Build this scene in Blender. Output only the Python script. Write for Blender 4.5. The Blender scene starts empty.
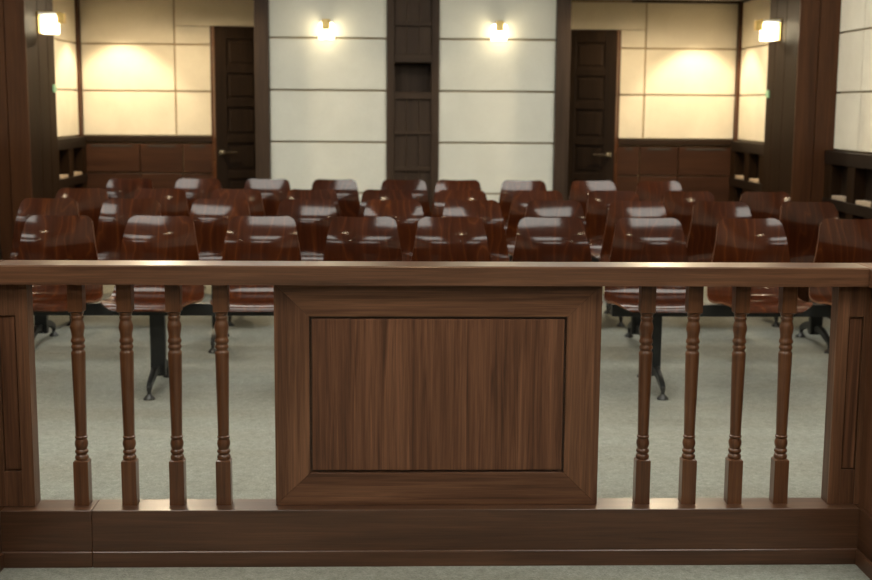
import bpy, bmesh, math, random
from mathutils import Vector, Matrix
random.seed(7)
scene = bpy.context.scene
COL = scene.collection

# ---------------------------------------------------------------- camera
YAW, PITCH, ROLL, FPX = 0.0324, 0.1459, 0.0074, 1253.2
cam_data = bpy.data.cameras.new('camera')
cam = bpy.data.objects.new('camera', cam_data)
COL.objects.link(cam)
scene.camera = cam
cam_data.sensor_fit = 'HORIZONTAL'
cam_data.sensor_width = 36.0
cam_data.lens = FPX / 872.0 * 36.0
cam_data.clip_start = 0.05
cy_, sy_, cp_, sp_ = math.cos(YAW), math.sin(YAW), math.cos(PITCH), math.sin(PITCH)
fwd = Vector((sy_ * cp_, cy_ * cp_, -sp_))
right = Vector((cy_, -sy_, 0.0))
down = fwd.cross(right)
r2 = right * math.cos(ROLL) - down * math.sin(ROLL)
d2 = right * math.sin(ROLL) + down * math.cos(ROLL)
m3 = Matrix((r2, -d2, -fwd)).transposed()
cam.matrix_world = Matrix.Translation((-0.1293, 0.0, 1.4)) @ m3.to_4x4()
cam_data.dof.use_dof = True
cam_data.dof.focus_distance = 3.75
cam_data.dof.aperture_fstop = 4.0

# ---------------------------------------------------------------- world, exposure
world = bpy.data.worlds.new('world')
scene.world = world
world.use_nodes = True
world.node_tree.nodes['Background'].inputs['Color'].default_value = (0.5, 0.5, 0.5, 1)
world.node_tree.nodes['Background'].inputs['Strength'].default_value = 0.02
vs = scene.view_settings
vs.view_transform = 'Standard'
vs.look = 'None'
vs.exposure = 0.36
vs.gamma = 1.0
vs.use_curve_mapping = False
PANEL_STRENGTH = 7.5        # ceiling light panels
PANEL_COLOR = (1.0, 0.98, 0.89)
SCONCE_STRENGTH = 5.5
SCONCE_COLOR = (1.0, 0.84, 0.55)
SPOT_POWER = 58.0           # recessed downlights of the rear alcoves
SPOT_COLOR = (1.0, 0.79, 0.51)

# ---------------------------------------------------------------- materials
def new_mat(name):
    m = bpy.data.materials.new(name)
    m.use_nodes = True
    nt = m.node_tree
    return m, nt, nt.nodes['Principled BSDF']

def ramp(nt, stops):
    r = nt.nodes.new('ShaderNodeValToRGB')
    el = r.color_ramp.elements
    el[0].position, el[0].color = stops[0][0], (*stops[0][1], 1)
    el[1].position, el[1].color = stops[-1][0], (*stops[-1][1], 1)
    for p, c in stops[1:-1]:
        e = el.new(p)
        e.color = (*c, 1)
    return r

def coords(nt, scale, rnd=7.0):
    """object coordinates, shifted per object, stretched by scale"""
    tc = nt.nodes.new('ShaderNodeTexCoord')
    oi = nt.nodes.new('ShaderNodeObjectInfo')
    mul = nt.nodes.new('ShaderNodeMath'); mul.operation = 'MULTIPLY'
    mul.inputs[1].default_value = rnd
    nt.links.new(oi.outputs['Random'], mul.inputs[0])
    add = nt.nodes.new('ShaderNodeVectorMath'); add.operation = 'ADD'
    nt.links.new(tc.outputs['Object'], add.inputs[0])
    nt.links.new(mul.outputs[0], add.inputs[1])
    mp = nt.nodes.new('ShaderNodeVectorMath'); mp.operation = 'MULTIPLY'
    nt.links.new(add.outputs[0], mp.inputs[0])
    mp.inputs[1].default_value = scale
    return mp.outputs[0], oi

def noise(nt, vec, scale, detail=4.0, rough=0.55, dist=0.0):
    n = nt.nodes.new('ShaderNodeTexNoise')
    n.inputs['Scale'].default_value = scale
    n.inputs['Detail'].default_value = detail
    n.inputs['Roughness'].default_value = rough
    n.inputs['Distortion'].default_value = dist
    nt.links.new(vec, n.inputs['Vector'])
    return n.outputs['Fac']

def mixc(nt, fac, a, b, mode='MIX'):
    mx = nt.nodes.new('ShaderNodeMix'); mx.data_type = 'RGBA'; mx.blend_type = mode
    if isinstance(fac, float): mx.inputs[0].default_value = fac
    else: nt.links.new(fac, mx.inputs[0])
    for s, v in ((mx.inputs[6], a), (mx.inputs[7], b)):
        if isinstance(v, tuple): s.default_value = (*v, 1)
        else: nt.links.new(v, s)
    return mx.outputs[2]

def wood(name, dark, mid, light, axis='X', rough=0.42, coat=0.0, band=1.0, fine=0.5, spec=0.3, coat_rough=0.2, coat_ior=1.5):
    """veneer: broad tonal bands, cathedral streaks and fine pores along one axis"""
    m, nt, b = new_mat(name)
    i = 'XYZ'.index(axis)
    s1 = [9.0 * band] * 3; s1[i] = 0.55
    s2 = [95.0] * 3; s2[i] = 2.6
    s3 = [300.0] * 3; s3[i] = 7.0
    v1, _ = coords(nt, s1)
    v2, _ = coords(nt, s2)
    v3, _ = coords(nt, s3)
    n1 = noise(nt, v1, 1.0, 3.0, 0.5, 1.1)
    n2 = noise(nt, v2, 1.0, 4.0, 0.6, 0.7)
    n3 = noise(nt, v3, 1.0, 2.0, 0.6, 0.0)
    mixv = nt.nodes.new('ShaderNodeMath'); mixv.operation = 'MULTIPLY_ADD'
    nt.links.new(n2, mixv.inputs[0]); mixv.inputs[1].default_value = 0.55
    half = nt.nodes.new('ShaderNodeMath'); half.operation = 'MULTIPLY'
    nt.links.new(n1, half.inputs[0]); half.inputs[1].default_value = 0.5
    nt.links.new(half.outputs[0], mixv.inputs[2])
    r = ramp(nt, [(0.33, dark), (0.52, mid), (0.70, light)])
    nt.links.new(mixv.outputs[0], r.inputs[0])
    r3 = ramp(nt, [(0.30, (0.62, 0.60, 0.58)), (0.56, (1, 1, 1))])
    nt.links.new(n3, r3.inputs[0])
    col = mixc(nt, fine, r.outputs[0], r3.outputs[0], 'MULTIPLY')
    nt.links.new(col, b.inputs['Base Color'])
    b.inputs['Roughness'].default_value = rough
    b.inputs['Specular IOR Level'].default_value = spec
    b.inputs['Coat Weight'].default_value = coat
    b.inputs['Coat Roughness'].default_value = coat_rough
    b.inputs['Coat IOR'].default_value = coat_ior
    bp = nt.nodes.new('ShaderNodeBump')
    bp.inputs['Strength'].default_value = 0.06
    bp.inputs['Distance'].default_value = 0.001
    nt.links.new(n3, bp.inputs['Height'])
    nt.links.new(bp.outputs[0], b.inputs['Normal'])
    return m

def plain(name, col, rough=0.5, metal=0.0, spec=0.5):
    m, nt, b = new_mat(name)
    v, _ = coords(nt, (1, 1, 1))
    n = noise(nt, v, 24.0, 4.0)
    r = ramp(nt, [(0.3, tuple(c * 0.9 for c in col)), (0.7, tuple(min(1, c * 1.08) for c in col))])
    nt.links.new(n, r.inputs[0])
    nt.links.new(r.outputs[0], b.inputs['Base Color'])
    b.inputs['Roughness'].default_value = rough
    b.inputs['Metallic'].default_value = metal
    b.inputs['Specular IOR Level'].default_value = spec
    return m

def glow(name, col, strength):
    m, nt, b = new_mat(name)
    b.inputs['Base Color'].default_value = (0.9, 0.88, 0.82, 1)
    b.inputs['Emission Color'].default_value = (*col, 1)
    b.inputs['Emission Strength'].default_value = strength
    return m

def fabric_panel(name, c0, c1):
    m, nt, b = new_mat(name)
    v, _ = coords(nt, (1, 1, 1), 11.0)
    n1 = noise(nt, v, 3.0, 5.0, 0.6, 0.4)
    n2 = noise(nt, v, 160.0, 2.0)
    r = ramp(nt, [(0.3, c0), (0.72, c1)])
    nt.links.new(n1, r.inputs[0])
    r2_ = ramp(nt, [(0.3, (0.90, 0.90, 0.89)), (0.7, (1, 1, 1))])
    nt.links.new(n2, r2_.inputs[0])
    nt.links.new(mixc(nt, 0.7, r.outputs[0], r2_.outputs[0], 'MULTIPLY'), b.inputs['Base Color'])
    b.inputs['Roughness'].default_value = 0.8
    b.inputs['Specular IOR Level'].default_value = 0.2
    bp = nt.nodes.new('ShaderNodeBump')
    bp.inputs['Strength'].default_value = 0.15
    bp.inputs['Distance'].default_value = 0.002
    nt.links.new(n2, bp.inputs['Height'])
    nt.links.new(bp.outputs[0], b.inputs['Normal'])
    return m

def carpet(name):
    m, nt, b = new_mat(name)
    v, _ = coords(nt, (1, 1, 1), 0.0)
    vs_, _ = coords(nt, (0.5, 2.6, 1), 0.0)
    n1 = noise(nt, v, 150.0, 3.0, 0.7)
    n2 = noise(nt, v, 34.0, 4.0, 0.65)
    n3 = noise(nt, vs_, 1.3, 3.0, 0.5)
    r = ramp(nt, [(0.28, (0.125, 0.129, 0.113)), (0.52, (0.258, 0.264, 0.234)), (0.76, (0.41, 0.418, 0.375))])
    s = nt.nodes.new('ShaderNodeMath'); s.operation = 'MULTIPLY_ADD'
    nt.links.new(n1, s.inputs[0]); s.inputs[1].default_value = 0.65
    h = nt.nodes.new('ShaderNodeMath'); h.operation = 'MULTIPLY'
    nt.links.new(n2, h.inputs[0]); h.inputs[1].default_value = 0.35
    nt.links.new(h.outputs[0], s.inputs[2])
    nt.links.new(s.outputs[0], r.inputs[0])
    r2_ = ramp(nt, [(0.35, (0.86, 0.83, 0.77)), (0.65, (1.0, 1.02, 1.0))])
    nt.links.new(n3, r2_.inputs[0])
    nt.links.new(mixc(nt, 0.8, r.outputs[0], r2_.outputs[0], 'MULTIPLY'), b.inputs['Base Color'])
    b.inputs['Roughness'].default_value = 0.95
    b.inputs['Specular IOR Level'].default_value = 0.1
    b.inputs['Sheen Weight'].default_value = 0.15
    bp = nt.nodes.new('ShaderNodeBump')
    bp.inputs['Strength'].default_value = 0.5
    bp.inputs['Distance'].default_value = 0.006
    nt.links.new(n1, bp.inputs['Height'])
    nt.links.new(bp.outputs[0], b.inputs['Normal'])
    return m

def plywood_gloss(name):
    """lacquered plywood seat: dark red brown with flame figure"""
    m, nt, b = new_mat(name)
    v, oi = coords(nt, (1.0, 0.35, 0.35), 23.0)
    v2, _ = coords(nt, (60.0, 3.0, 3.0), 5.0)
    warp = noise(nt, v, 5.0, 2.0, 0.5, 0.6)
    sepv = nt.nodes.new('ShaderNodeSeparateXYZ'); nt.links.new(v, sepv.inputs[0])
    a = nt.nodes.new('ShaderNodeMath'); a.operation = 'MULTIPLY_ADD'
    nt.links.new(warp, a.inputs[0]); a.inputs[1].default_value = 0.42
    nt.links.new(sepv.outputs[0], a.inputs[2])
    f = nt.nodes.new('ShaderNodeMath'); f.operation = 'MULTIPLY'
    nt.links.new(a.outputs[0], f.inputs[0]); f.inputs[1].default_value = 14.0
    fr = nt.nodes.new('ShaderNodeMath'); fr.operation = 'FRACT'
    nt.links.new(f.outputs[0], fr.inputs[0])
    r = ramp(nt, [(0.0, (0.115, 0.032, 0.008)), (0.04, (0.074, 0.019, 0.005)), (0.22, (0.044, 0.0105, 0.0030)),
                  (0.80, (0.052, 0.0130, 0.0036)), (0.96, (0.066, 0.017, 0.005)), (1.0, (0.10, 0.028, 0.008))])
    nt.links.new(fr.outputs[0], r.inputs[0])
    n2 = noise(nt, v2, 1.0, 4.0, 0.6)
    r2_ = ramp(nt, [(0.30, (0.60, 0.56, 0.54)), (0.65, (1.12, 1.06, 1.0))])
    nt.links.new(n2, r2_.inputs[0])
    c1 = mixc(nt, 0.75, r.outputs[0], r2_.outputs[0], 'MULTIPLY')
    tint = ramp(nt, [(0.0, (0.68, 0.62, 0.56)), (1.0, (1.05, 1.02, 0.92))])
    nt.links.new(oi.outputs['Random'], tint.inputs[0])
    nt.links.new(mixc(nt, 1.0, c1, tint.outputs[0], 'MULTIPLY'), b.inputs['Base Color'])
    b.inputs['Roughness'].default_value = 0.4
    b.inputs['Specular IOR Level'].default_value = 0.05
    b.inputs['Coat Weight'].default_value = 0.55
    b.inputs['Coat Roughness'].default_value = 0.10
    return m

WD, WM, WL = (0.043, 0.018, 0.0090), (0.108, 0.0475, 0.0235), (0.188, 0.089, 0.046)
M = {}
M['rail_x'] = wood('walnut_along_rail', WD, WM, WL, 'X', 0.40)
M['top_x'] = wood('walnut_top_rail', WD, WM, WL, 'X', 0.3, coat=0.6, spec=0.25, coat_rough=0.28, coat_ior=1.6)
M['rail_y'] = wood('walnut_along_depth', WD, WM, WL, 'Y', 0.34)
M['rail_z'] = wood('walnut_upright', WD, WM, WL, 'Z', 0.40)
M['panel_z'] = wood('walnut_panel', (0.038, 0.015, 0.0075), (0.112, 0.047, 0.023), (0.205, 0.094, 0.049), 'Z', 0.42, band=2.2)
M['plinth_x'] = wood('walnut_plinth', (0.035, 0.0148, 0.0073), (0.071, 0.0305, 0.0148), (0.118, 0.054, 0.027), 'X', 0.36, coat=0.45, coat_rough=0.28, coat_ior=1.6)
M['plinth_y'] = wood('walnut_plinth_depth', (0.035, 0.0148, 0.0073), (0.071, 0.0305, 0.0148), (0.118, 0.054, 0.027), 'Y', 0.36)
M['turned'] = wood('turned_beech_stained', (0.055, 0.021, 0.0085), (0.100, 0.039, 0.0155), (0.142, 0.061, 0.026), 'Z', 0.33, coat=0.35)
M['dark_z'] = wood('dark_stained_upright', (0.009, 0.0042, 0.0014), (0.017, 0.0078, 0.0028), (0.026, 0.0125, 0.005), 'Z', 0.5, spec=0.1)
M['column_z'] = wood('column_brown', (0.030, 0.0185, 0.0115), (0.050, 0.031, 0.0195), (0.070, 0.045, 0.029), 'Z', 0.5, spec=0.2)
M['column_x'] = wood('column_brown_along', (0.030, 0.0185, 0.0115), (0.050, 0.031, 0.0195), (0.070, 0.045, 0.029), 'X', 0.5, spec=0.2)
M['dark_x'] = wood('dark_stained_along', (0.012, 0.006, 0.003), (0.022, 0.011, 0.005), (0.032, 0.017, 0.008), 'X', 0.45, spec=0.2)
M['dark_y'] = wood('dark_stained_depth', (0.008, 0.0045, 0.0025), (0.014, 0.008, 0.0045), (0.021, 0.012, 0.0065), 'Y', 0.45, spec=0.2)
M['pillar_z'] = wood('pillar_mahogany', (0.034, 0.012, 0.0045), (0.063, 0.023, 0.0085), (0.092, 0.036, 0.013), 'Z', 0.40, spec=0.25)
M['wain_x'] = wood('wainscot_mahogany', (0.026, 0.0105, 0.0055), (0.045, 0.0185, 0.009), (0.064, 0.027, 0.0135), 'X', 0.42, spec=0.2)
M['door_z'] = wood('door_wenge', (0.010, 0.006, 0.0035), (0.018, 0.0105, 0.006), (0.027, 0.016, 0.009), 'Z', 0.5, spec=0.15)
M['joint'] = plain('joint_batten_brown', (0.38, 0.27, 0.14), 0.5)
M['white'] = fabric_panel('cream_wall_panel', (0.72, 0.72, 0.64), (0.80, 0.80, 0.72))
M['white_warm'] = fabric_panel('ivory_wall_panel', (0.66, 0.60, 0.48), (0.75, 0.69, 0.56))
M['plaster'] = plain('plaster_offwhite', (0.62, 0.60, 0.55), 0.85, spec=0.2)
M['shade_plaster'] = plain('painted_shade', (0.03, 0.025, 0.02), 0.8)  # near-black colour holds the shade of the slots and the unlit corridor
M['carpet'] = carpet('grey_green_carpet')
M['ply'] = plywood_gloss('lacquered_plywood')
M['ply_edge'] = plain('plywood_edge', (0.20, 0.085, 0.04), 0.3)
M['black'] = plain('black_powder_coat', (0.011, 0.012, 0.012), 0.42)
M['glide'] = plain('dark_glide', (0.03, 0.03, 0.028), 0.35)
M['gold'] = plain('brushed_brass', (0.62, 0.46, 0.18), 0.35, 0.9)
M['capwhite'] = plain('white_cap', (0.8, 0.8, 0.78), 0.4)
M['shade'] = glow('lit_frosted_glass', SCONCE_COLOR, SCONCE_STRENGTH)
M['led'] = glow('ceiling_diffuser', PANEL_COLOR, PANEL_STRENGTH)
M['hot_lens'] = glow('hot_downlight_lens', (1.0, 0.80, 0.52), 110.0)
M['lens'] = glow('downlight_lens', SPOT_COLOR, 12.0)
M['frame_white'] = plain('white_metal_frame', (0.7, 0.7, 0.68), 0.4)
M['ledge_gleam'] = plain('sill_gleam', (0.40, 0.31, 0.22), 0.5)  # pale colour paints the light caught on the niche sills
M['green'] = plain('pale_green_plate', (0.28, 0.50, 0.30), 0.4)
M['chrome'] = plain('brass_chrome', (0.75, 0.68, 0.5), 0.25, 1.0)

# ---------------------------------------------------------------- helpers
def smooth(me, angle=35):
    me.polygons.foreach_set('use_smooth', [True] * len(me.polygons))
    me.set_sharp_from_angle(angle=math.radians(angle))

def link(name, me, parent=None, loc=(0, 0, 0), rot=None):
    o = bpy.data.objects.new(name, me)
    COL.objects.link(o)
    if parent is not None:
        o.parent = parent
        base = wloc(parent)
        loc = Vector(loc) - base
    o.location = loc
    if rot: o.rotation_euler = rot
    return o

def wloc(o):
    v = Vector((0, 0, 0))
    while o is not None:
        v += o.location
        o = o.parent
    return v

_boxes = {}
def box_mesh(dx, dy, dz, mat, bev):
    key = (round(dx, 5), round(dy, 5), round(dz, 5), mat, bev)
    if key in _boxes: return _boxes[key]
    bm = bmesh.new()
    bmesh.ops.create_cube(bm, size=1.0)
    bmesh.ops.scale(bm, vec=(dx, dy, dz), verts=bm.verts)
    if bev > 0:
        bmesh.ops.bevel(bm, geom=bm.edges[:], offset=min(bev, 0.45 * min(dx, dy, dz)), segments=2 if bev > 0.003 else 1,
                        profile=0.5, affect='EDGES')
    me = bpy.data.meshes.new('box')
    bm.to_mesh(me); bm.free()
    me.materials.append(M[mat])
    _boxes[key] = me
    return me

def box(name, x, y, z, mat, parent=None, bev=0.0):
    x0, x1 = min(x), max(x); y0, y1 = min(y), max(y); z0, z1 = min(z), max(z)
    me = box_mesh(x1 - x0, y1 - y0, z1 - z0, mat, bev)
    return link(name, me, parent, ((x0 + x1) / 2, (y0 + y1) / 2, (z0 + z1) / 2))

def mesh_of(verts, faces, mat, name='mesh', sm=None):
    me = bpy.data.meshes.new(name)
    me.from_pydata(verts, [], faces)
    bm = bmesh.new(); bm.from_mesh(me)
    bmesh.ops.recalc_face_normals(bm, faces=bm.faces)
    bm.to_mesh(me); bm.free()
    for m_ in (mat if isinstance(mat, (list, tuple)) else [mat]): me.materials.append(M[m_])
    if sm: smooth(me, sm)
    return me

def prism(poly, axis, a0, a1):
    """extrude a 2-D polygon along an axis; poly in the other two axes in xyz order"""
    n = len(poly); vs_ = []
    for a in (a0, a1):
        for p, q in poly:
            vs_.append({'X': (a, p, q), 'Y': (p, a, q), 'Z': (p, q, a)}[axis])
    fs = [tuple(range(n)), tuple(range(2 * n - 1, n - 1, -1))]
    fs += [(i, (i + 1) % n, n + (i + 1) % n, n + i) for i in range(n)]
    return vs_, fs

def centred(name, verts, faces, mat, parent, sm=None, bev=0.0):
    c = Vector([(min(v[i] for v in verts) + max(v[i] for v in verts)) / 2 for i in range(3)])
    me = mesh_of([tuple(Vector(v) - c) for v in verts], faces, mat, name)
    if bev:
        bm = bmesh.new(); bm.from_mesh(me)
        bmesh.ops.bevel(bm, geom=bm.edges[:], offset=bev, segments=1, profile=0.5, affect='EDGES')
        bm.to_mesh(me); bm.free()
    if sm: smooth(me, sm)
    return link(name, me, parent, c)

def lathe_data(profile, seg=20, cx=0, cy=0, off=0):
    vs_, fs = [], []
    for r, z in profile:
        for k in range(seg):
            a = 2 * math.pi * k / seg
            vs_.append((cx + r * math.cos(a), cy + r * math.sin(a), z))
    for i in range(len(profile) - 1):
        for k in range(seg):
            a, b_ = i * seg + k, i * seg + (k + 1) % seg
            fs.append((off + a, off + b_, off + b_ + seg, off + a + seg))
    fs.append(tuple(off + k for k in range(seg))[::-1])
    fs.append(tuple(off + (len(profile) - 1) * seg + k for k in range(seg)))
    return vs_, fs

def empty(name, loc, label=None, cat=None, group=None, kind=None, rot=None):
    o = bpy.data.objects.new(name, None)
    COL.objects.link(o)
    o.location = loc
    o.empty_display_size = 0.1
    if rot: o.rotation_euler = rot
    return tag(o, label, cat, group, kind)

def tag(o, label=None, cat=None, group=None, kind=None):
    if label: o['label'] = label
    if cat: o['category'] = cat
    if group: o['group'] = group
    if kind: o['kind'] = kind
    return o

# ================================================================ room shell
XW, YB, YF, ZC = 2.85, 11.0, -3.6, 2.9
ZS = 2.315                        # soffit of the rear alcoves
XP = 1.232                        # half width of the centre partition
YP0, YP1 = 9.97, 10.2
PIL_X, PIL_Y0, PIL_Y1 = 2.575, 8.5, 9.2

def S(o, label):
    return tag(o, label, None, None, 'structure')

S(box('floor', (-XW - 0.2, XW + 0.2), (YF, YB + 1.2), (-0.1, 0.0), 'carpet'), 'grey green short pile carpet floor under the benches')
S(box('ceiling', (-XW - 0.2, XW + 0.2), (YF, YB + 1.2), (ZC, ZC + 0.1), 'plaster'), 'off white ceiling over the courtroom')

# ---- side walls with ivory panels above and a niched wainscot below
ROWS_Z = [1.125, 1.508, 1.905, 2.302, 2.70]
def side_wall(s, nm):
    w = S(box(nm, (s * (XW + 0.03), s * (XW + 0.2)), (YF, YB + 0.2), (0, ZC), 'joint'),
          'side wall of ivory panels above a dark niched wainscot')
    def sx(a, b): return (s * a, s * b)
    # ivory panels, jointed, from the corner towards the rail
    spans = [(9.2, 9.9), (9.91, 10.925)] + [(8.06, 8.5)] + [(8.05 - 0.86 * (k + 1) + 0.01, 8.05 - 0.86 * k) for k in range(6)]
    for a, b in spans:
        for r in range(len(ROWS_Z)):
            z0 = ROWS_Z[r] + 0.006
            z1 = (ROWS_Z[r + 1] if r + 1 < len(ROWS_Z) else ZC) - 0.006
            if a > 9 and z0 > ZS - 0.02: continue
            box('panel', sx(XW, XW + 0.03), (a, b), (z0, min(z1, ZS if a > 9 else z1)), 'white_warm', w, 0.002)
    box('panel', sx(XW, XW + 0.03), (YF, 2.9), (1.13, ZC), 'white_warm', w)
    # wainscot: capping, rails, stiles standing proud of recessed niches with gleam painted on the ledges
    segs = [(9.2, 10.93), (YF + 0.0, 8.5)]
    for a, b in segs:
        box('wainscot_cap', sx(XW - 0.06, XW + 0.03), (a, b), (1.03, 1.12), 'dark_y', w, 0.003)
        box('wainscot_rail', sx(XW - 0.06, XW + 0.03), (a, b), (0.73, 0.80), 'dark_y', w, 0.002)
        box('wainscot_base', sx(XW - 0.06, XW + 0.03), (a, b), (0.0, 0.42), 'dark_y', w, 0.002)
        box('wainscot_back', sx(XW + 0.02, XW + 0.03), (a, b), (0.42, 1.06), 'dark_y', w)
        y = b
        k = 0
        while y > a + 0.05 and k < 12:
            y1 = y; y0 = max(a, y - 0.13)
            box('wainscot_stile', sx(XW - 0.055, XW + 0.02), (y0, y1), (0.42, 1.06), 'dark_z', w, 0.002)
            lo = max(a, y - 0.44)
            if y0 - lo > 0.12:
                box('niche_ledge', sx(XW - 0.052, XW + 0.02), (lo + 0.03, y0 - 0.03), (0.80, 0.824), 'ledge_gleam', w, 0.002)
            y -= 0.44
            k += 1
        if y > a + 0.05:
            box('wainscot_stile', sx(XW - 0.055, XW + 0.02), (a, y), (0.42, 1.06), 'dark_z', w)
    # corner post
    box('corner_post', sx(XW - 0.02, XW + 0.05), (YB - 0.075, YB + 0.0), (0.0, ZC), 'pillar_z', w, 0.003)
    return w
side_wall(-1, 'wall_left')
side_wall(1, 'wall_right')

# ---- rear wall with two door openings
DXS = {-1: (0.93, 1.697), 1: (1.01, 1.785)}
DZ = 2.03       # opening (absolute x) and height
wb = S(box('wall_back', (-XW - 0.2, XW + 0.2), (YB + 0.14, YB + 0.2), (2.12, ZC), 'joint'),
       'rear wall of ivory panels above a reddish wood wainscot')
box('wall_core', (-DXS[-1][0], DXS[1][0]), (YB + 0.02, YB + 0.2), (0, ZC), 'plaster', wb)
for s in (-1, 1):
    DX0, DX1 = DXS[s]
    box('wall_core', (s * (DX1 + 0.02), s * (XW + 0.2)), (YB + 0.02, YB + 0.2), (0, ZC), 'joint', wb)
    box('wall_core', (s * DX0, s * (DX1 + 0.02)), (YB + 0.02, YB + 0.14), (DZ + 0.03, ZC), 'joint', wb)
    def sp(x0, x1, z0, z1):
        box('panel', (s * x0, s * x1), (YB - 0.005, YB + 0.02), (z0, z1), 'white_warm', wb, 0.002)
    xa, xj, xc = XW - 0.025, 2.03, DX1 + 0.03
    for r in range(3):
        z0, z1 = ROWS_Z[r] + 0.007, ROWS_Z[r + 1] - 0.007
        sp(xj + 0.007, xa, z0, z1)
        if r < 2: sp(xc, xj - 0.007, z0, z1)
    sp(DX1 + 0.03, xj - 0.007, 1.912, DZ + 0.03)
    sp(DX0 - 0.3, xj - 0.007, DZ + 0.034, 2.295) if s else None
    # wainscot boards
    box('wainscot_cap', (s * xc, s * (XW - 0.02)), (YB - 0.025, YB + 0.02), (1.072, 1.122), 'dark_x', wb, 0.003)
    xs = [xc, 1.975 + (0.03 if s > 0 else 0), 2.345, XW - 0.02]
    for i in range(3):
        a, b = xs[i] + (0.004 if i else 0), xs[i + 1] - 0.004
        box('wainscot_board', (s * a, s * b), (YB - 0.02, YB + 0.02), (0.812, 1.058), 'wain_x', wb, 0.002)
        box('slot_shade', (s * (a + 0.06), s * (b - 0.06)), (YB - 0.024, YB - 0.012), (1.030, 1.046), 'shade_plaster', wb)  # flat strip, the dark of an uncut groove put into its colour
        box('wainscot_board', (s * a, s * b), (YB - 0.02, YB + 0.02), (0.44, 0.802), 'wain_x', wb, 0.002)
        box('wainscot_board', (s * a, s * b), (YB - 0.02, YB + 0.02), (0.10, 0.43), 'wain_x', wb, 0.002)
    box('skirting', (s * xc, s * (XW - 0.02)), (YB - 0.03, YB + 0.02), (0, 0.095), 'dark_x', wb, 0.002)
# corridor seen through the open doors stays dark through its near-black colour
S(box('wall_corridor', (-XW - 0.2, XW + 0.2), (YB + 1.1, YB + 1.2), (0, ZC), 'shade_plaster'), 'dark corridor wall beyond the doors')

# ---- soffits over the alcoves with a dark crown strip
for k, s in enumerate((-1, 1)):
    so = S(box('trim_%d' % (k + 1), (s * XP, s * (XW + 0.02)), (9.22, YB + 0.02), (ZS, ZS + 0.08), 'plaster'),
           'lowered alcove ceiling above the side door')
    box('crown_strip', (s * 1.9, s * (XW - 0.02)), (YB - 0.05, YB - 0.005), (ZS - 0.024, ZS), 'dark_x', so, 0.003)
    box('crown_strip', (s * (XW - 0.03), s * XW), (9.2, YB - 0.05), (ZS - 0.022, ZS), 'dark_y', so, 0.003)
    box('fascia', (s * XP, s * (XW + 0.02)), (9.2, 9.22), (ZS - 0.02, ZC), 'dark_x', so)

# ---- pillars
for k, s in enumerate((-1, 1)):
    p = S(box('trim_%d' % (k + 3), (s * (PIL_X + 0.02), s * (XW + 0.03)), (PIL_Y0 + 0.02, PIL_Y1 - 0.01), (0, ZC), 'dark_z'),
          'dark stained wood pillar standing out from the side wall')
    box('pillar_board', (s * PIL_X, s * (PIL_X + 0.135)), (PIL_Y0, PIL_Y0 + 0.02), (0, ZC), 'pillar_z', p, 0.003)
    box('pillar_board', (s * (PIL_X + 0.138), s * (XW + 0.02)), (PIL_Y0 + 0.004, PIL_Y0 + 0.02), (0, ZC), 'pillar_z', p, 0.003)
    for a, b in ((PIL_Y0 + 0.021, 8.79), (8.795, 9.02), (9.025, PIL_Y1)):
        box('pillar_board', (s * PIL_X, s * (PIL_X + 0.02)), (a, b), (0, ZC), 'dark_z', p, 0.003)

# ---- centre partition
wp = S(box('wall_center', (-XP + 0.02, XP - 0.02), (YP1 - 0.03, YP1), (0, ZC), 'joint'),
       'free standing partition of cream panels and dark wood between the doors')
for s in (-1, 1):
    box('partition_post', (s * 1.122, s * XP), (YP0 - 0.04, YP1 + 0.01), (0, ZC), 'column_z', wp, 0.003)
    zj = [0.303 + 0.404 * k for k in range(7)]
    box('wall_core', (s * 0.15, s * 1.2), (YP0 + 0.07, YP1 - 0.03), (0, ZC), 'joint', wp)
    for i in range(-1, 6):
        z0 = (zj[i] if i >= 0 else 0.0) + 0.007
        z1 = zj[i + 1] - 0.007
        box('panel', (s * 0.206, s * 1.122), (YP0 + 0.03, YP0 + 0.07), (z0, min(z1, ZC)), 'white', wp, 0.003)
    box('niche_stile', (s * 0.146, s * 0.206), (YP0 + 0.005, YP1 - 0.03), (0, ZC), 'column_z', wp, 0.002)
# column of recessed wood panels with one deep niche
cells = [(2.44, 2.80), (2.045, 2.36), (1.800, 2.015), (1.505, 1.735), (1.200, 1.450), (0.920, 1.175), (0.60, 0.885), (0.10, 0.56)]
edges = [ZC] + [v for c_ in cells for v in (c_[1], c_[0])] + [0.0]
for i in range(0, len(edges), 2):
    box('niche_rail', (-0.146, 0.146), (YP0 + 0.008, YP0 + 0.07), (edges[i + 1], edges[i]), 'column_x', wp, 0.002)
for i, (z0, z1) in enumerate(cells):
    if i == 3:      # open box niche, deeper than the panels
        box('niche_back', (-0.146, 0.146), (YP1 - 0.05, YP1 - 0.03), (z0, z1), 'column_z', wp)
    else:
        for k in range(3):
            x0 = -0.146 + k * 0.0974
            box('niche_panel', (x0 + 0.001, x0 + 0.0964), (YP0 + 0.030, YP0 + 0.07), (z0, z1), 'column_z', wp, 0.001)

# ---- front wall behind the viewer closes the room
wf = S(box('wall_front', (-XW - 0.2, XW + 0.2), (YF - 0.1, YF), (0, ZC), 'wain_x'), 'dark wood clad wall closing the room opposite the benches')
box('wainscot_board', (-XW, XW), (YF, YF + 0.03), (0, 1.12), 'wain_x', wf)

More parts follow.
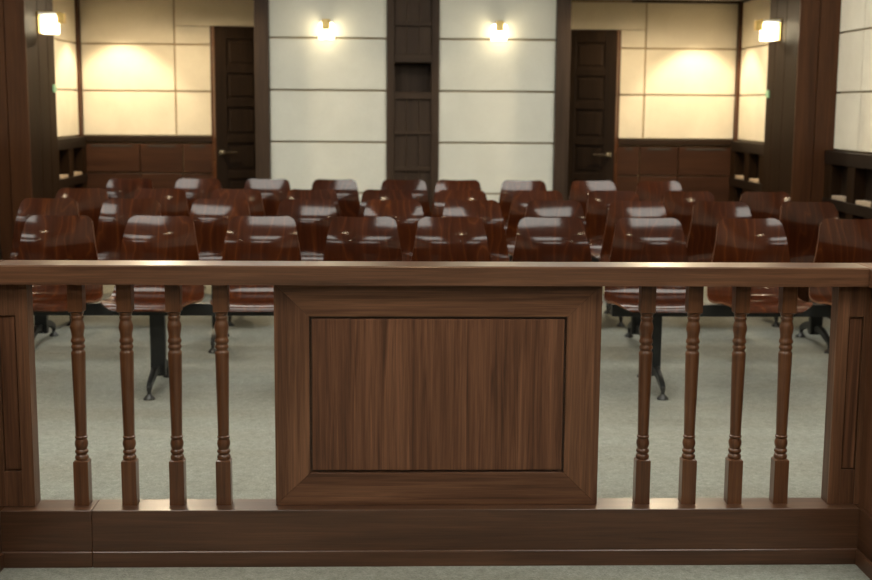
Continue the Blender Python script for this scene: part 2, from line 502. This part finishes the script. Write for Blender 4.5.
# ---- doors, ajar, hinged at the partition side
def make_door(s, nm):
    # hinge at the inner jamb, leaf swings towards the benches
    DX0, DX1 = DXS[s]
    w_, t_ = 0.79, 0.045
    ang = math.radians(24.5)
    d = empty(nm, (s * DX0, YB - 0.02, 0.0), 'dark panelled wooden door standing ajar beside the partition', kind='structure')
    # leaf drawn along local +x from hinge to handle edge (for s=1); rotate about z
    d.rotation_euler = (0, 0, -ang if s > 0 else ang)
    def lbox(n, x, y, z, mat, par=None, bev=0.002):
        x = (s * x[0], s * x[1])
        me = box_mesh(abs(x[1] - x[0]), abs(y[1] - y[0]), abs(z[1] - z[0]), mat, bev)
        o = bpy.data.objects.new(n, me); COL.objects.link(o)
        o.parent = par or d
        o.location = ((x[0] + x[1]) / 2, (y[0] + y[1]) / 2, (z[0] + z[1]) / 2)
        return o
    H = 2.040
    lbox('door_leaf', (0, w_), (-0.012, t_ - 0.012), (0.012, H), 'door_z', bev=0.003)
    # raised frame: three stiles, rails
    for x0, x1 in ((0, 0.10), (0.355, 0.435), (0.69, 0.79)):
        lbox('stile', (x0, x1), (-0.028, -0.012), (0.012, H), 'door_z')
    zr = [0.012, 0.18, 0.44, 0.50, 0.78, 0.84, 1.08, 1.14, 1.38, 1.44, 1.66, 1.72, 1.94, H]
    for i in range(0, len(zr), 2):
        for x0, x1 in ((0.10, 0.355), (0.435, 0.69)):
            lbox('rail', (x0, x1), (-0.027, -0.012), (zr[i], zr[i + 1]), 'door_z')
    for i in range(1, len(zr) - 1, 2):
        for x0, x1 in ((0.10, 0.355), (0.435, 0.69)):
            lbox('door_panel', (x0 + 0.028, x1 - 0.028), (-0.021, -0.012), (zr[i] + 0.028, zr[i + 1] - 0.028), 'door_z', bev=0.006)
    lbox('edge_strip', (w_, w_ + 0.004), (-0.028, t_ - 0.012), (0.012, H), 'pillar_z', bev=0)
    # lever handle
    hx, hz = w_ - 0.045, 1.0
    rose = lbox('handle_rose', (hx - 0.022, hx + 0.022), (-0.036, -0.028), (hz - 0.022, hz + 0.022), 'chrome', bev=0.004)
    lev = lbox('handle', (hx - 0.012, hx + 0.012), (-0.075, -0.036), (hz - 0.010, hz + 0.010), 'chrome', bev=0.004)
    lv = box_mesh(0.135, 0.014, 0.016, 'chrome', 0.005)
    o = bpy.data.objects.new('lever', lv); COL.objects.link(o); o.parent = lev
    o.location = (-s * 0.058, -0.014, 0)
    lk = lbox('lock', (w_ + 0.003, w_ + 0.007), (-0.01, 0.015), (hz - 0.07, hz + 0.02), 'chrome', bev=0)
    return d
make_door(-1, 'door_1')
make_door(1, 'door_2')
for k, s in enumerate((-1, 1)):
    DX0, DX1 = DXS[s]
    f = S(box('trim_%d' % (k + 5), (s * (DX1 + 0.002), s * (DX1 + 0.028)), (YB - 0.03, YB + 0.14), (0, DZ), 'pillar_z', None, 0.002),
          'reddish wood door frame in the rear wall')
    box('head_jamb', (s * DX0, s * (DX1 + 0.03)), (YB - 0.012, YB + 0.14), (DZ, DZ + 0.03), 'pillar_z', f, 0.002)

# ================================================================ railing
YR, YR2 = 3.692, 3.803
ZP, ZRB, ZRT = 0.178, 0.870, 0.928
rl = empty('wooden_railing', (0, 3.75, 0), 'brown walnut court railing with turned balusters and a wide panelled centre', 'railing')
XRS = {-1: 1.324, 1: 1.306}   # inner face of the side returns' plinth
XR = 1.315
L2 = 1.75                    # near end of the returns
# top rail: one straight bar plus two returns
def prof_rail(y0, y1):
    b_ = 0.004
    return [(y0, ZRB), (y1, ZRB), (y1, ZRT - b_), (y1 - b_, ZRT), (y0 + b_, ZRT), (y0, ZRT - b_)]
v, f = prism(prof_rail(YR, YR2 + 0.012), 'X', -XRS[-1] + 0.012, XRS[1] - 0.012)
centred('top_rail', v, f, 'top_x', rl)
for s in (-1, 1):
    XR = XRS[s]
    poly = [(s * (XR - 0.012), ZRB), (s * (XR + 0.11), ZRB), (s * (XR + 0.11), ZRT - 0.004), (s * (XR + 0.106), ZRT), (s * (XR - 0.008), ZRT), (s * (XR - 0.012), ZRT - 0.004)]
    v, f = prism(poly, 'Y', L2, YR2 + 0.012)
    centred('top_rail', v, f, 'rail_y', rl)
# plinth: two boards butted at x = -1.05, base moulding below
for a, b_ in ((-XRS[-1], -1.0505), (-1.0495, XRS[1])):
    pl = box('plinth', (a, b_), (YR, YR2), (0.0, ZP), 'plinth_x', rl, 0.0015)
    box('base_moulding', (a, b_), (YR - 0.008, YR + 0.004), (0.0, 0.050), 'plinth_x', pl, 0.002)
for s in (-1, 1):
    XR = XRS[s]
    pl = box('plinth', (s * XR, s * (XR + 0.11)), (L2, YR2), (0.0, ZP), 'plinth_y', rl, 0.0015)
    box('base_moulding', (s * (XR - 0.008), s * (XR + 0.004)), (L2, YR - 0.0085), (0.0, 0.050), 'plinth_y', pl, 0.002)

# centre panel: mitred frame, groove, raised field
YC = 3.738
cp = box('centre_panel', (-0.48, 0.48), (YC + 0.016, YC + 0.055), (ZP, ZRB), 'plinth_x', rl)
Xo, Xi, Zo0, Zo1, Zi0, Zi1 = 0.4965, 0.391, ZP, ZRB, 0.281, 0.768
def frame_board(poly, mat, y0, y1, parent, nm='frame_board'):
    v, f = prism(poly, 'Y', y0, y1)
    centred(nm, v, f, mat, parent, bev=0.0012)
frame_board([(-Xo, Zo0), (-Xo, Zo1), (-Xi, Zi1), (-Xi, Zi0)], 'rail_z', YC, YC + 0.06, cp)
frame_board([(Xo, Zo0), (Xo, Zo1), (Xi, Zi1), (Xi, Zi0)], 'rail_z', YC, YC + 0.06, cp)
frame_board([(-Xo, Zo1), (Xo, Zo1), (Xi, Zi1), (-Xi, Zi1)], 'rail_x', YC, YC + 0.06, cp)
frame_board([(-Xo, Zo0), (Xo, Zo0), (Xi, Zi0), (-Xi, Zi0)], 'rail_x', YC, YC + 0.06, cp)
box('field', (-Xi + 0.007, Xi - 0.007), (YC + 0.004, YC + 0.03), (Zi0 + 0.007, Zi1 - 0.007), 'panel_z', cp, 0.002)

# end posts with a narrow sunk panel
for s in (-1, 1):
    o_ = XRS[s] - 1.306
    xin, xout = 1.220 + 0.6 * o_, 1.44
    ep = box('end_post', (s * xin, s * xout), (YC + 0.012, YC + 0.058), (ZP, ZRB), 'rail_z', rl)
    a, b_ = 1.257 + 0.6 * o_, 1.302 + o_
    for x0, x1, z0, z1, mt in ((xin, a, ZP, ZRB, 'rail_z'), (b_, 1.36, ZP, ZRB, 'rail_z'), (a, b_, 0.770, ZRB, 'rail_z'), (a, b_, ZP, 0.289, 'rail_z')):
        box('post_board', (s * x0, s * x1), (YC - 0.003, YC + 0.012), (z0, z1), mt, ep, 0.001)
    box('post_field', (s * (a + 0.004), s * (b_ - 0.004)), (YC + 0.004, YC + 0.012), (0.293, 0.766), 'panel_z', ep, 0.001)
    # return towards the viewer: framed panels along the side
    rp = box('side_panel', (s * (1.335 + o_), s * (1.38 + o_)), (L2, YC - 0.003), (ZP, ZRB), 'panel_z', rl)
    ys = [L2, L2 + 0.1, 2.70, 2.80, YC - 0.10, YC - 0.003]
    for i in (0, 2, 4):
        box('frame_board', (s * (1.318 + o_), s * (1.335 + o_)), (ys[i], ys[i + 1]), (ZP, ZRB), 'rail_z', rp, 0.0012)
    for i in (1, 3):
        for z0, z1 in ((ZP, 0.289), (0.768, ZRB)):
            box('frame_board', (s * (1.318 + o_), s * (1.335 + o_)), (ys[i] + 0.0005, ys[i + 1] - 0.0005), (z0, z1), 'rail_y', rp, 0.0012)

# turned balusters
def baluster_mesh():
    hw = 0.0225
    prof = [(0.0185, 0.320), (0.0198, 0.324), (0.0200, 0.328), (0.0188, 0.332), (0.0160, 0.335), (0.0160, 0.338), (0.0188, 0.341), (0.0197, 0.345),
            (0.0186, 0.349), (0.0158, 0.352), (0.0160, 0.355), (0.0183, 0.361), (0.0196, 0.369), (0.0186, 0.377), (0.0163, 0.383),
            (0.0160, 0.385), (0.0184, 0.388), (0.0186, 0.392), (0.0160, 0.395), (0.0164, 0.400),
            (0.0176, 0.480), (0.0192, 0.580), (0.0203, 0.648), (0.0204, 0.654), (0.0185, 0.658), (0.0168, 0.661), (0.0172, 0.664), (0.0196, 0.668),
            (0.0198, 0.673), (0.0178, 0.677), (0.0170, 0.680), (0.0180, 0.683), (0.0203, 0.687), (0.0203, 0.692), (0.0182, 0.697),
            (0.0170, 0.703), (0.0178, 0.712), (0.0197, 0.722), (0.0206, 0.731), (0.0198, 0.740), (0.0176, 0.748), (0.0165, 0.752),
            (0.0165, 0.756), (0.0182, 0.759), (0.0186, 0.763), (0.0168, 0.767), (0.0180, 0.771), (0.0190, 0.774), (0.0185, 0.778)]
    vs_, fs = lathe_data([(r * 1.05, z) for r, z in prof], 20)
    for z0, z1, ca, cb in ((ZP, 0.320, 0.0, 0.004), (0.777, ZRB, 0.004, 0.0)):
        o = len(vs_)
        rings = []
        if ca: rings += [(hw - 0.004, z0), (hw, z0 + ca)]
        else: rings += [(hw, z0)]
        if cb: rings += [(hw, z1 - cb), (hw - 0.004, z1)]
        else: rings += [(hw, z1)]
        for r, z in rings:
            ch = 0.0012
            for x, y in ((-r + ch, -r), (r - ch, -r), (r, -r + ch), (r, r - ch), (r - ch, r), (-r + ch, r), (-r, r - ch), (-r, -r + ch)):
                vs_.append((x, y, z))
        for i in range(len(rings) - 1):
            for k in range(8):
                a, b_ = o + i * 8 + k, o + i * 8 + (k + 1) % 8
                fs.append((a, b_, b_ + 8, a + 8))
        fs.append(tuple(o + k for k in range(8))[::-1])
        fs.append(tuple(o + (len(rings) - 1) * 8 + k for k in range(8)))
    return mesh_of(vs_, fs, 'turned', 'baluster', 40)
bal = baluster_mesh()
YBAL = 3.762
for x in (-1.087, -0.942, -0.797, -0.655, 0.637, 0.781, 0.925, 1.069):
    link('baluster', bal, rl, (x * YBAL / 3.75, YBAL, 0.0))

# ================================================================ beam benches
def shell_mesh():
    """one piece plywood shell: waterfall front, dished seat, waisted back, top leaning away"""
    ctrl = [(-0.462, 0.448), (-0.459, 0.458), (-0.444, 0.470), (-0.41, 0.475), (-0.35, 0.470), (-0.28, 0.458), (-0.20, 0.453), (-0.145, 0.458),
            (-0.10, 0.478), (-0.072, 0.515), (-0.060, 0.565), (-0.058, 0.63), (-0.058, 0.69), (-0.050, 0.745), (-0.030, 0.795), (0.000, 0.853)]
    # Catmull-Rom
    P = [Vector((0, a, b)) for a, b in ctrl]
    pts = []
    for i in range(len(P) - 1):
        p0 = P[max(i - 1, 0)]; p1 = P[i]; p2 = P[i + 1]; p3 = P[min(i + 2, len(P) - 1)]
        for k in range(6):
            t = k / 6
            pts.append(0.5 * ((2 * p1) + (p2 - p0) * t + (2 * p0 - 5 * p1 + 4 * p2 - p3) * t * t + (-p0 + 3 * p1 - 3 * p2 + p3) * t ** 3))
    pts.append(P[-1])
    acc = [0.0]
    for a, b in zip(pts, pts[1:]): acc.append(acc[-1] + (b - a).length)
    L = acc[-1]
    def at(s_):
        s_ = min(max(s_, 0), L)
        for i in range(len(acc) - 1):
            if acc[i + 1] >= s_ - 1e-9:
                t = (s_ - acc[i]) / max(1e-9, acc[i + 1] - acc[i])
                return pts[i].lerp(pts[i + 1], t)
        return pts[-1]
    # stations, dense at rounded ends
    rf, rb = 0.085, 0.042
    st = [rf * (1 - math.cos(a * math.pi / 2 / 6)) for a in range(0, 7)]
    n_mid = 26
    st += [rf + (L - rf - rb) * i / n_mid for i in range(1, n_mid)]
    st += [L - rb * (1 - math.cos(a * math.pi / 2 / 6)) for a in range(6, -1, -1)]
    def halfw(s_):
        q = at(s_)
        if q.z < 0.50 and q.y < -0.11:
            t = (q.y + 0.475) / 0.365
            w = 0.205 + 0.022 * math.sin(math.pi * min(1, max(0, t)) * 0.62)
        else:
            tab = [(0.45, 0.226), (0.50, 0.220), (0.56, 0.212), (0.64, 0.198), (0.72, 0.184), (0.80, 0.168), (0.86, 0.154)]
            w = tab[-1][1]
            for (z0, w0), (z1, w1) in zip(tab, tab[1:]):
                if q.z <= z1:
                    w = w0 + (w1 - w0) * max(0, (q.z - z0)) / (z1 - z0)
                    break
        if s_ < rf: w -= rf - math.sqrt(max(0, rf * rf - (rf - s_) ** 2))
        if L - s_ < rb: w -= rb - math.sqrt(max(0, rb * rb - (rb - (L - s_)) ** 2))
        return w
    NV = 12
    TH = 0.011
    top, bot = [], []
    for s_ in st:
        q = at(s_)
        e = 0.004
        tg = (at(s_ + e) - at(s_ - e)).normalized()
        nrm = Vector((0, -tg.z, tg.y))            # towards sitter: up on seat, to -y on back
        back = min(1, max(0, (q.z - 0.47) / 0.12))
        w = halfw(s_)
        for k in range(NV + 1):
            u = -1 + 2 * k / NV
            x = u * w
            dish = (0.012 * (1 - back) + 0.026 * back) * (abs(x) / 0.2) ** 2.2
            a = q + nrm * dish + Vector((x, 0, 0))
            top.append(a)
            bot.append(a - nrm * TH)
    ns = len(st)
    vs_ = [tuple(v) for v in top + bot]
    off = len(top)
    W1 = NV + 1
    fs, mi = [], []
    for i in range(ns - 1):
        for k in range(NV):
            a = i * W1 + k
            fs.append((a, a + 1, a + W1 + 1, a + W1)); mi.append(0)
            fs.append((off + a, off + a + W1, off + a + W1 + 1, off + a + 1)); mi.append(0)
    for i in range(ns - 1):
        for k in (0, NV):
            a = i * W1 + k
            fs.append((a, a + W1, off + a + W1, off + a)); mi.append(1)
    for i in (0, ns - 1):
        for k in range(NV):
            a = i * W1 + k
            fs.append((a, a + 1, off + a + 1, off + a)); mi.append(1)
    me = bpy.data.meshes.new('seat_shell')
    me.from_pydata(vs_, [], fs)
    me.materials.append(M['ply']); me.materials.append(M['ply_edge'])
    me.polygons.foreach_set('material_index', mi)
    bm = bmesh.new(); bm.from_mesh(me)
    bmesh.ops.recalc_face_normals(bm, faces=bm.faces)
    bm.to_mesh(me); bm.free()
    smooth(me, 50)
    return me
SHELL = shell_mesh()

def sweep_rect(path, widths, heights):
    """rectangular bar swept along a path in the y-z plane"""
    vs_, fs = [], []
    n = len(path)
    for i, (y, z) in enumerate(path):
        a = path[max(0, i - 1)]; b_ = path[min(n - 1, i + 1)]
        t = Vector((0, b_[0] - a[0], b_[1] - a[1])).normalized()
        nn = Vector((0, -t.z, t.y))
        w, h = widths[i] / 2, heights[i] / 2
        c = Vector((0, y, z))
        for sx, sn in ((-1, -1), (1, -1), (1, 1), (-1, 1)):
            vs_.append(tuple(c + Vector((sx * w, 0, 0)) + nn * (sn * h)))
    for i in range(n - 1):
        for k in range(4):
            a, b_ = i * 4 + k, i * 4 + (k + 1) % 4
            fs.append((a, b_, b_ + 4, a + 4))
    fs.append((3, 2, 1, 0)); fs.append(tuple((n - 1) * 4 + k for k in range(4)))
    return vs_, fs

v, f = sweep_rect([(-0.01, 0.088), (-0.07, 0.108), (-0.13, 0.102), (-0.19, 0.083), (-0.235, 0.066), (-0.255, 0.052)], [0.03, 0.03, 0.028, 0.026, 0.024, 0.022], [0.04, 0.038, 0.034, 0.03, 0.026, 0.022])
FOOT_F = mesh_of(v, f, 'black', 'foot_bar', 40)
FOOT_B = mesh_of([(x, -y, z) for x, y, z in v], f, 'black', 'foot_bar', 40)
v, f = lathe_data([(0.0285, 0.0), (0.0285, 0.006), (0.024, 0.012), (0.016, 0.020), (0.010, 0.026), (0.010, 0.040), (0.013, 0.048), (0.012, 0.058), (0.006, 0.064)], 14)
GLIDE = mesh_of(v, f, 'glide', 'glide', 35)
BZ0, BZ1 = 0.368, 0.428
# column with a slightly flared foot
v, f = prism([(-0.036, -0.02), (-0.03, -0.024), (0.03, -0.024), (0.036, -0.02), (0.036, 0.02), (0.03, 0.024), (-0.03, 0.024), (-0.036, 0.02)], 'Z', 0.065, BZ0)
COLUMN = mesh_of(v, f, 'black', 'leg')
v, f = prism([(-0.10, 0.4285), (0.06, 0.4285), (0.075, 0.452), (0.03, 0.442), (-0.17, 0.4435), (-0.20, 0.452), (-0.205, 0.446)], 'X', -0.0125, 0.0125)
BRACKET = mesh_of(v, f, 'black', 'seat_bracket')

def bench(yrow, xs, legs, label, group=None, tilt=None):
    yb = yrow - 0.10
    xm = (xs[0] + xs[-1]) / 2
    t = empty('beam_bench', (xm, yb, 0), label, 'bench', group)
    bx = box('beam', (xs[0] - 0.20, xs[-1] + 0.20), (yb - 0.03, yb + 0.03), (BZ0, BZ1), 'black', t, 0.003)
    for i, x in enumerate(xs):
        st = link('seat', SHELL, t, (x + (0.014 if x < 0 else -0.012), yrow, -0.005))
        rx = (tilt or {}).get(i, 0.0)
        st.rotation_euler = (math.radians(rx), 0, math.radians(random.uniform(-2.0, 2.0)))
        if rx: st.location.z += -0.445 * 0 
        for dx in (-0.0975, 0.0975):
            link('seat_bracket', BRACKET, st, (x + dx, yb, 0.0))
    for x in legs:
        lg = link('leg', COLUMN, t, (x, yb, 0.0))
        link('foot_bar', FOOT_F, lg, (x, yb, 0.0))
        link('foot_bar', FOOT_B, lg, (x, yb, 0.0))
        for dy in (-0.255, 0.255):
            link('glide', GLIDE, lg, (x, yb + dy, 0.0))
    return t

R1, R2, R3, R4 = 6.254, 7.412, 8.297, 9.427
PL = 'glossy brown plywood seats on a black beam'
bench(R1, [-1.804, -1.307, -0.807, -0.304], [-1.307, -0.304], 'bench of four ' + PL + ', right behind the railing')
bench(R1, [0.156, 0.658], [0.156, 0.658], 'bench of two ' + PL + ', right behind the railing')
bench(R1, [1.148, 1.66, 2.181], [1.165, 2.185], 'bench of three ' + PL + ', right behind the railing')
for xs, lg in (([-2.168, -1.691, -1.171, -0.666], [-2.205, -1.171]), ([0.819, 1.309, 1.813, 2.337], [1.309, 2.38])):
    bench(R2, xs, lg, 'bench of four ' + PL + ', second row from the railing', 'four-seat benches of the second row')
bench(R2, [-0.159, 0.332], [-0.159, 0.332], 'bench of two ' + PL + ', second row from the railing')
for xs, lg in (([-2.195, -1.687, -1.19, -0.697], [-2.195, -1.19]), ([0.818, 1.325, 1.827, 2.338], [1.325, 2.338])):
    bench(R3, xs, lg, 'bench of four ' + PL + ', third row from the railing', 'four-seat benches of the third row')
bench(R3, [-0.203, 0.313], [-0.203, 0.313], 'bench of two ' + PL + ', third row from the railing')
bench(R4, [-2.119, -1.615, -1.102, -0.602], [-1.615, -0.602], 'bench of four ' + PL + ', last row before the partition')
bench(R4, [-0.085, 0.35], [-0.085, 0.35], 'bench of two ' + PL + ', last row before the partition', None, {1: -5.0})
bench(R4, [0.84, 1.362, 1.862], [0.84, 1.862], 'bench of three ' + PL + ', last row before the partition')

# ================================================================ lamps
def sconce(loc, rotz, label, group):
    """wall lamp: plate, brass bracket with a front tongue, frosted glass block below a white cap. Local -y points away from the wall"""
    t = empty('wall_sconce', loc, label, 'lamp', group, rot=(0, 0, rotz))
    def lb(n, x, y, z, mat, par=None, bev=0.002):
        me = box_mesh(x[1] - x[0], y[1] - y[0], z[1] - z[0], mat, bev)
        o = bpy.data.objects.new(n, me); COL.objects.link(o); o.parent = par or t
        o.location = Vector(((x[0] + x[1]) / 2, (y[0] + y[1]) / 2, (z[0] + z[1]) / 2)) - (par.location if par else Vector((0, 0, 0)))
        return o
    lb('wall_plate', (-0.035, 0.035), (-0.012, -0.0005), (0.01, 0.16), 'gold')
    lb('cap', (-0.05, 0.05), (-0.13, -0.012), (0.135, 0.150), 'capwhite')
    br = lb('bracket', (-0.03, 0.03), (-0.152, -0.012), (0.150, 0.158), 'gold')
    o = lb('tongue', (-0.03, 0.03), (-0.180, -0.132), (0.080, 0.149), 'gold', br)
    lb('glass_shade', (-0.058, 0.058), (-0.130, -0.03), (0.010, 0.128), 'shade', bev=0.008)
    return t
for x in (-0.672, 0.668):
    sconce((x, YP0 + 0.03, 1.895), 0.0, 'small glowing glass wall lamp with brass bracket on the cream partition panels', 'partition wall lamps')
sconce((-PIL_X, 8.82, 1.858), math.radians(90), 'glowing glass block lamp projecting from a dark wood pillar', 'pillar lamps')
sconce((PIL_X, 8.93, 1.862), math.radians(-90), 'glowing glass block lamp projecting from a dark wood pillar', 'pillar lamps')

for s in (-1, 1):
    o = box('switch_plate', (s * (PIL_X - 0.012), s * (PIL_X - 0.0005)), (9.11, 9.185), (1.475, 1.53), 'green', None, 0.002)
    tag(o, 'tiny pale green plate on the pillar near its rear edge', 'switch', 'pillar plates')

# recessed downlights in the alcove soffits; the pair near the partition is added fill
def ring_mesh(r0, r1, h, mat):
    vs_, fs = lathe_data([(r1, 0.0), (r1, h), (r0, h), (r0, 0.0)], 24)
    fs = fs[:-2]
    n = 24
    fs += [(3 * n + k, 3 * n + (k + 1) % n, (k + 1) % n, k) for k in range(n)]
    return mesh_of(vs_, fs, mat, 'ring', 40)
RING = ring_mesh(0.045, 0.062, 0.010, 'frame_white')
v, f = lathe_data([(0.045, 0.004), (0.045, 0.009)], 24)
LENS = mesh_of(v, f, 'lens', 'lens')
for x, y, ang, pw, where in ((2.47, 10.64, 92, SPOT_POWER, 'close to the rear wall'), (1.95, 9.75, 172, SPOT_POWER * 1.5, 'near the partition, added as unseen fill')):
    for s in (-1, 1):
        d = empty('downlight', (s * x, y, ZS - 0.0105), 'small round warm downlight in the lowered alcove ceiling ' + where, 'lamp', 'alcove downlights')
        link('ring', RING, d, (s * x, y, ZS - 0.0105))
        link('lens', LENS, d, (s * x, y, ZS - 0.0105))
        ld = bpy.data.lights.new('downlight_beam', 'SPOT')
        ld.energy = pw; ld.color = SPOT_COLOR
        ld.spot_size = math.radians(ang); ld.spot_blend = 0.4; ld.shadow_soft_size = 0.035
        lo = bpy.data.objects.new('downlight_beam', ld); COL.objects.link(lo)
        lo.parent = d; lo.location = (0, 0, -0.01)

# large ceiling light panels over the benches and the well of the court
for i, (x, y) in enumerate([(-1.35, -0.6), (1.35, -0.6), (-1.35, 2.2), (1.35, 2.2), (-1.35, 5.0), (1.35, 5.0), (-1.35, 7.8), (1.35, 7.8)]):
    hx, hy = 0.60, 0.60
    t = empty('ceiling_light', (x, y, ZC - 0.04), 'flat square ceiling light panel with white frame', 'lamp', 'ceiling light panels')
    for a, b_, c_, d_ in ((-hx - 0.02, hx + 0.02, -hy - 0.02, -hy), (-hx - 0.02, hx + 0.02, hy, hy + 0.02), (-hx - 0.02, -hx, -hy, hy), (hx, hx + 0.02, -hy, hy)):
        box('frame', (x + a, x + b_), (y + c_, y + d_), (ZC - 0.04, ZC), 'frame_white', t)
    box('diffuser', (x - hx, x + hx), (y - hy, y + hy), (ZC - 0.03, ZC - 0.02), 'led', t)
# small warm downlights between the panels
v, f = lathe_data([(0.045, 0.004), (0.045, 0.009)], 24)
HOT = mesh_of(v, f, 'hot_lens', 'lens')
for x in (-2.3, 0.0, 2.3):
    for y in (0.8, 3.6, 6.3):
        d = empty('downlight', (x, y, ZC - 0.0105), 'small round warm downlight in the main ceiling', 'lamp', 'main ceiling downlights')
        link('ring', RING, d, (x, y, ZC - 0.0105))
        link('lens', HOT, d, (x, y, ZC - 0.0105))
